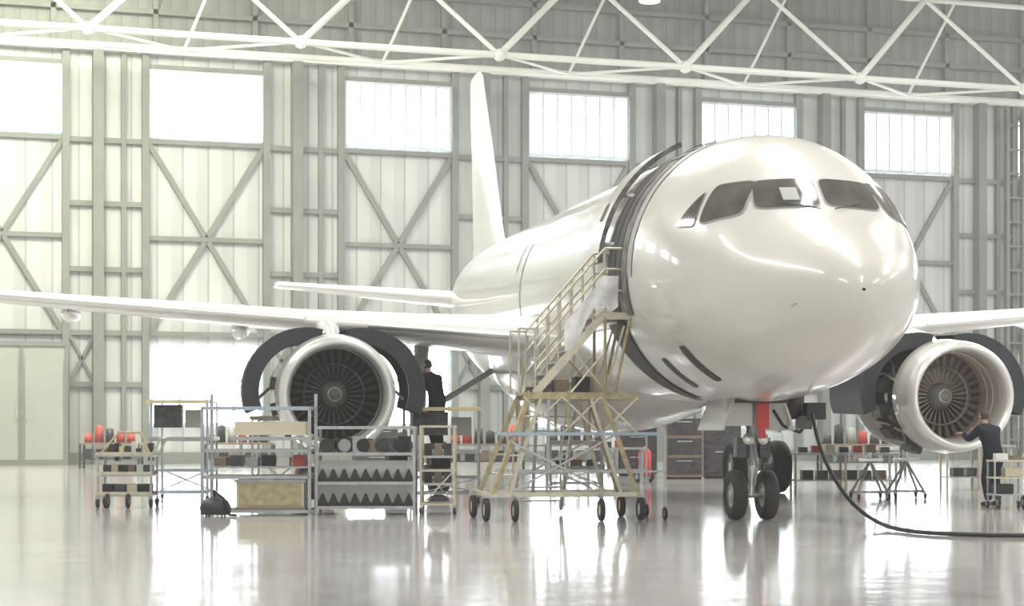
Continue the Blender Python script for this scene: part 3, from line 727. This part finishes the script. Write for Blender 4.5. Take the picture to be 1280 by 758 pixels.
def cabinet(loc, w, h, k, n=3):
    m = MB(); m.box((0, 0, h/2+.05), (w, .8, h), k); m.box((0, 0, .04), (w-.1, .7, .08), 'black')
    for i in range(n): m.box((0, -.41, .1+(i+.5)*h/n), (w*.9, .02, h/n*.86), 'dsteel'); m.box((0, -.44, .1+(i+.75)*h/n), (w*.4, .03, .03), 'steel')
    m.build('tool_cabinet', loc=loc, rz=-PSI, bevel=.01)
cabinet(fl(5.0, 56), 1.1, 1.7, 'brown', 3); cabinet(fl(6.2, 57), 1.1, 1.8, 'dsteel', 2); cabinet(fl(3.9, 60), 1.2, 1.9, 'dsteel', 3)
cabinet(fl(-4.8, 70), 2.0, 1.4, 'dsteel')

# ---------------------------------------------------------------- mechanics
def skin(name, verts, edges, rad, k, parent, sub=2, root=0):
    me = bpy.data.meshes.new(name); me.from_pydata(verts, edges, []); me.update()
    o = bpy.data.objects.new(name, me); sc.collection.objects.link(o); o.parent = parent
    bpy.context.view_layer.objects.active = o
    md = o.modifiers.new('skin', 'SKIN'); md.use_smooth_shade = True
    for i, r in enumerate(rad):
        sv = me.skin_vertices[0].data[i]; sv.radius = r if isinstance(r, tuple) else (r, r); sv.use_root = (i == root)
    s_ = o.modifiers.new('sub', 'SUBSURF'); s_.levels = sub; s_.render_levels = sub
    me.materials.append(M[k]); return o
def mechanic(loc, rz, dz=0.0):
    """dz lowers the forearms for a worker handling something at waist height"""
    mech = empty('mechanic', loc, rz)
    wl = Vector((-.2, .58-.1*(dz > 0), 1.33-dz)); wr_ = Vector((.18, .60-.1*(dz > 0), 1.42-dz))
    V = [(0,0,.93),(0,.03,1.08),(0,.10,1.28),(0,.17,1.42),(0,.21,1.50),
         (-.20,.17,1.40),(-.27,.36-.1*(dz > 0),1.22-dz*.2),tuple(wl),
         (.20,.17,1.40),(.27,.38-.1*(dz > 0),1.26-dz*.3),tuple(wr_),
         (-.11,0,.86),(-.14,.06,.49),(-.15,-.04,.1),
         (.11,0,.86),(.15,.12,.50),(.16,.05,.1)]
    E = [(0,1),(1,2),(2,3),(3,4),(3,5),(5,6),(6,7),(3,8),(8,9),(9,10),(0,11),(11,12),(12,13),(0,14),(14,15),(15,16)]
    Rr = [(.19,.15),(.185,.14),(.215,.155),(.16,.12),(.065,.065),(.095,.095),(.07,.07),(.048,.048),(.095,.095),(.07,.07),(.048,.048),(.125,.125),(.095,.095),(.075,.075),(.125,.125),(.095,.095),(.075,.075)]
    skin('coverall', V, E, Rr, 'overall', mech)
    for nm, (ax, ay) in (('boot_left', (-.15, -.04)), ('boot_right', (.16, .05))):
        skin(nm, [(ax, ay-.03, .1), (ax, ay-.02, .055), (ax, ay+.1, .05), (ax, ay+.2, .04)], [(0,1),(1,2),(2,3)], [.05, .055, .05, .04], 'black', mech)
    hd = MB(); rows = []
    hc = Vector((0, .26, 1.64))
    for i in range(17):
        ph = -math.pi/2+math.pi*i/16
        row = []
        for j in range(24):
            a = 2*math.pi*j/24; x = .075*math.cos(ph)*math.cos(a); y = .095*math.cos(ph)*math.sin(a); z = .118*math.sin(ph)
            if z < 0: x *= 1-.35*(-z/.118); y *= 1-.15*(-z/.118)
            if math.sin(a) > .95 and -.04 < z < .02: y += .022*(1-abs(z+.015)/.04)
            if math.sin(a) > .8 and .01 < z < .035: y -= .006
            row.append(hc+Vector((x, y, z)))
        rows.append(row)
    hd.grid(rows, 'skin', closed=True)
    for s_ in (-1, 1):
        hd.lathe([(-.01, .001), (-.008, .02), (.008, .024), (.012, .001)], hc+Vector((s_*.078, -.005, 0)), 'X', 'skin', 10)
        hd.lathe([(0, .001), (.003, .009), (.006, .001)], hc+Vector((s_*.03, .086, .018)), 'Y', 'hair', 8)
    hd.box(hc+Vector((0, .083, -.055)), (.045, .01, .008), 'dred')
    rows = []
    for i in range(9):
        ph = -.35+(math.pi/2+.35)*i/8; rows.append([hc+Vector((.083*math.cos(ph)*math.cos(a), -.012+.098*math.cos(ph)*math.sin(a)*(1 if math.sin(a) < 0.2 else (.9 if ph > .55 else .6)), .004+.126*math.sin(ph))) for a in [2*math.pi*j/24 for j in range(24)]])
    hd.grid(rows, 'hair', closed=True); hd.tube((0, .2, 1.46), (0, .245, 1.57), .055, 'skin'); hd.build('head', mech)
    for s_, wr in ((-1, wl), (1, wr_)):
        v = [wr, wr+Vector((0,.04,.01)), wr+Vector((0,.085,.015))]; e_ = [(0,1),(1,2)]; rd = [(.028,.022),(.034,.018),(.036,.015)]
        for f, (dx, ln) in enumerate(((-.03,.065),(-.01,.078),(.01,.073),(.03,.058))):
            i0 = len(v); base = wr+Vector((dx, .10, .015)); v += [base, base+Vector((dx*.1, ln*.5, -.005)), base+Vector((dx*.1, ln*.85, -.028))]
            e_ += [(2, i0), (i0, i0+1), (i0+1, i0+2)]; rd += [.009, .0085, .0075]
        i0 = len(v); v += [wr+Vector((-s_*.036, .05, 0)), wr+Vector((-s_*.06, .085, -.012))]; e_ += [(1, i0), (i0, i0+1)]; rd += [.011, .009]
        skin('hand', [tuple(x) for x in v], e_, rd, 'skin', mech, 2)
mechanic(fl(8.78, 35.0), -PSI+R_(30))
mechanic(fl(-1.45, 37.45, 1.02), -PSI+R_(55), 0)

# ---------------------------------------------------------------- lights, world, camera
def area(name, loc, size, power, col=(1, 1, 1), rot=(0, 0, 0), sy=None):
    l = bpy.data.lights.new(name, 'AREA'); l.energy = power; l.size = size; l.color = col
    if sy: l.shape = 'RECTANGLE'; l.size_y = sy
    o = bpy.data.objects.new(name, l); sc.collection.objects.link(o); o.location = loc; o.rotation_euler = rot; return o
for X in (-8, 17, 42, 62):
    for Y in (-8, 28, 58): area('overhead_fill', (X, Y, 23.6), 1.8, 4200, (1, .98, .94), sy=22)  # unseen area lights added overhead to brighten the hall; ceiling is closed
area('overhead_fill', (5, 70, 23.0), 9, 7500, (1, .99, .74), rot=(math.radians(25), 0, 0))  # unseen warm light added to wash the upper left wall
w = bpy.data.worlds.new('world'); sc.world = w; w.use_nodes = True
nt = w.node_tree; bg = nt.nodes['Background']; bg.inputs[0].default_value = (.95, .98, 1, 1); bg.inputs[1].default_value = 1.0
# faint dusty air in the hall
vs = nt.nodes.new('ShaderNodeVolumeScatter'); vs.inputs['Density'].default_value = 0.0018; vs.inputs['Color'].default_value = (1, .995, .96, 1); vs.inputs['Anisotropy'].default_value = 0.35
nt.links.new(vs.outputs[0], nt.nodes['World Output'].inputs['Volume'])

cam = bpy.data.cameras.new('camera'); co = bpy.data.objects.new('camera', cam); sc.collection.objects.link(co)
co.location = (0, 0, CAMH); co.rotation_euler = (math.pi/2, 0, -PSI)
cam.sensor_width = 36; cam.lens = 2400/1280*36; cam.shift_y = 162/1280; cam.clip_end = 500
sc.camera = co
sc.view_settings.view_transform = 'Standard'; sc.view_settings.exposure = 0.42
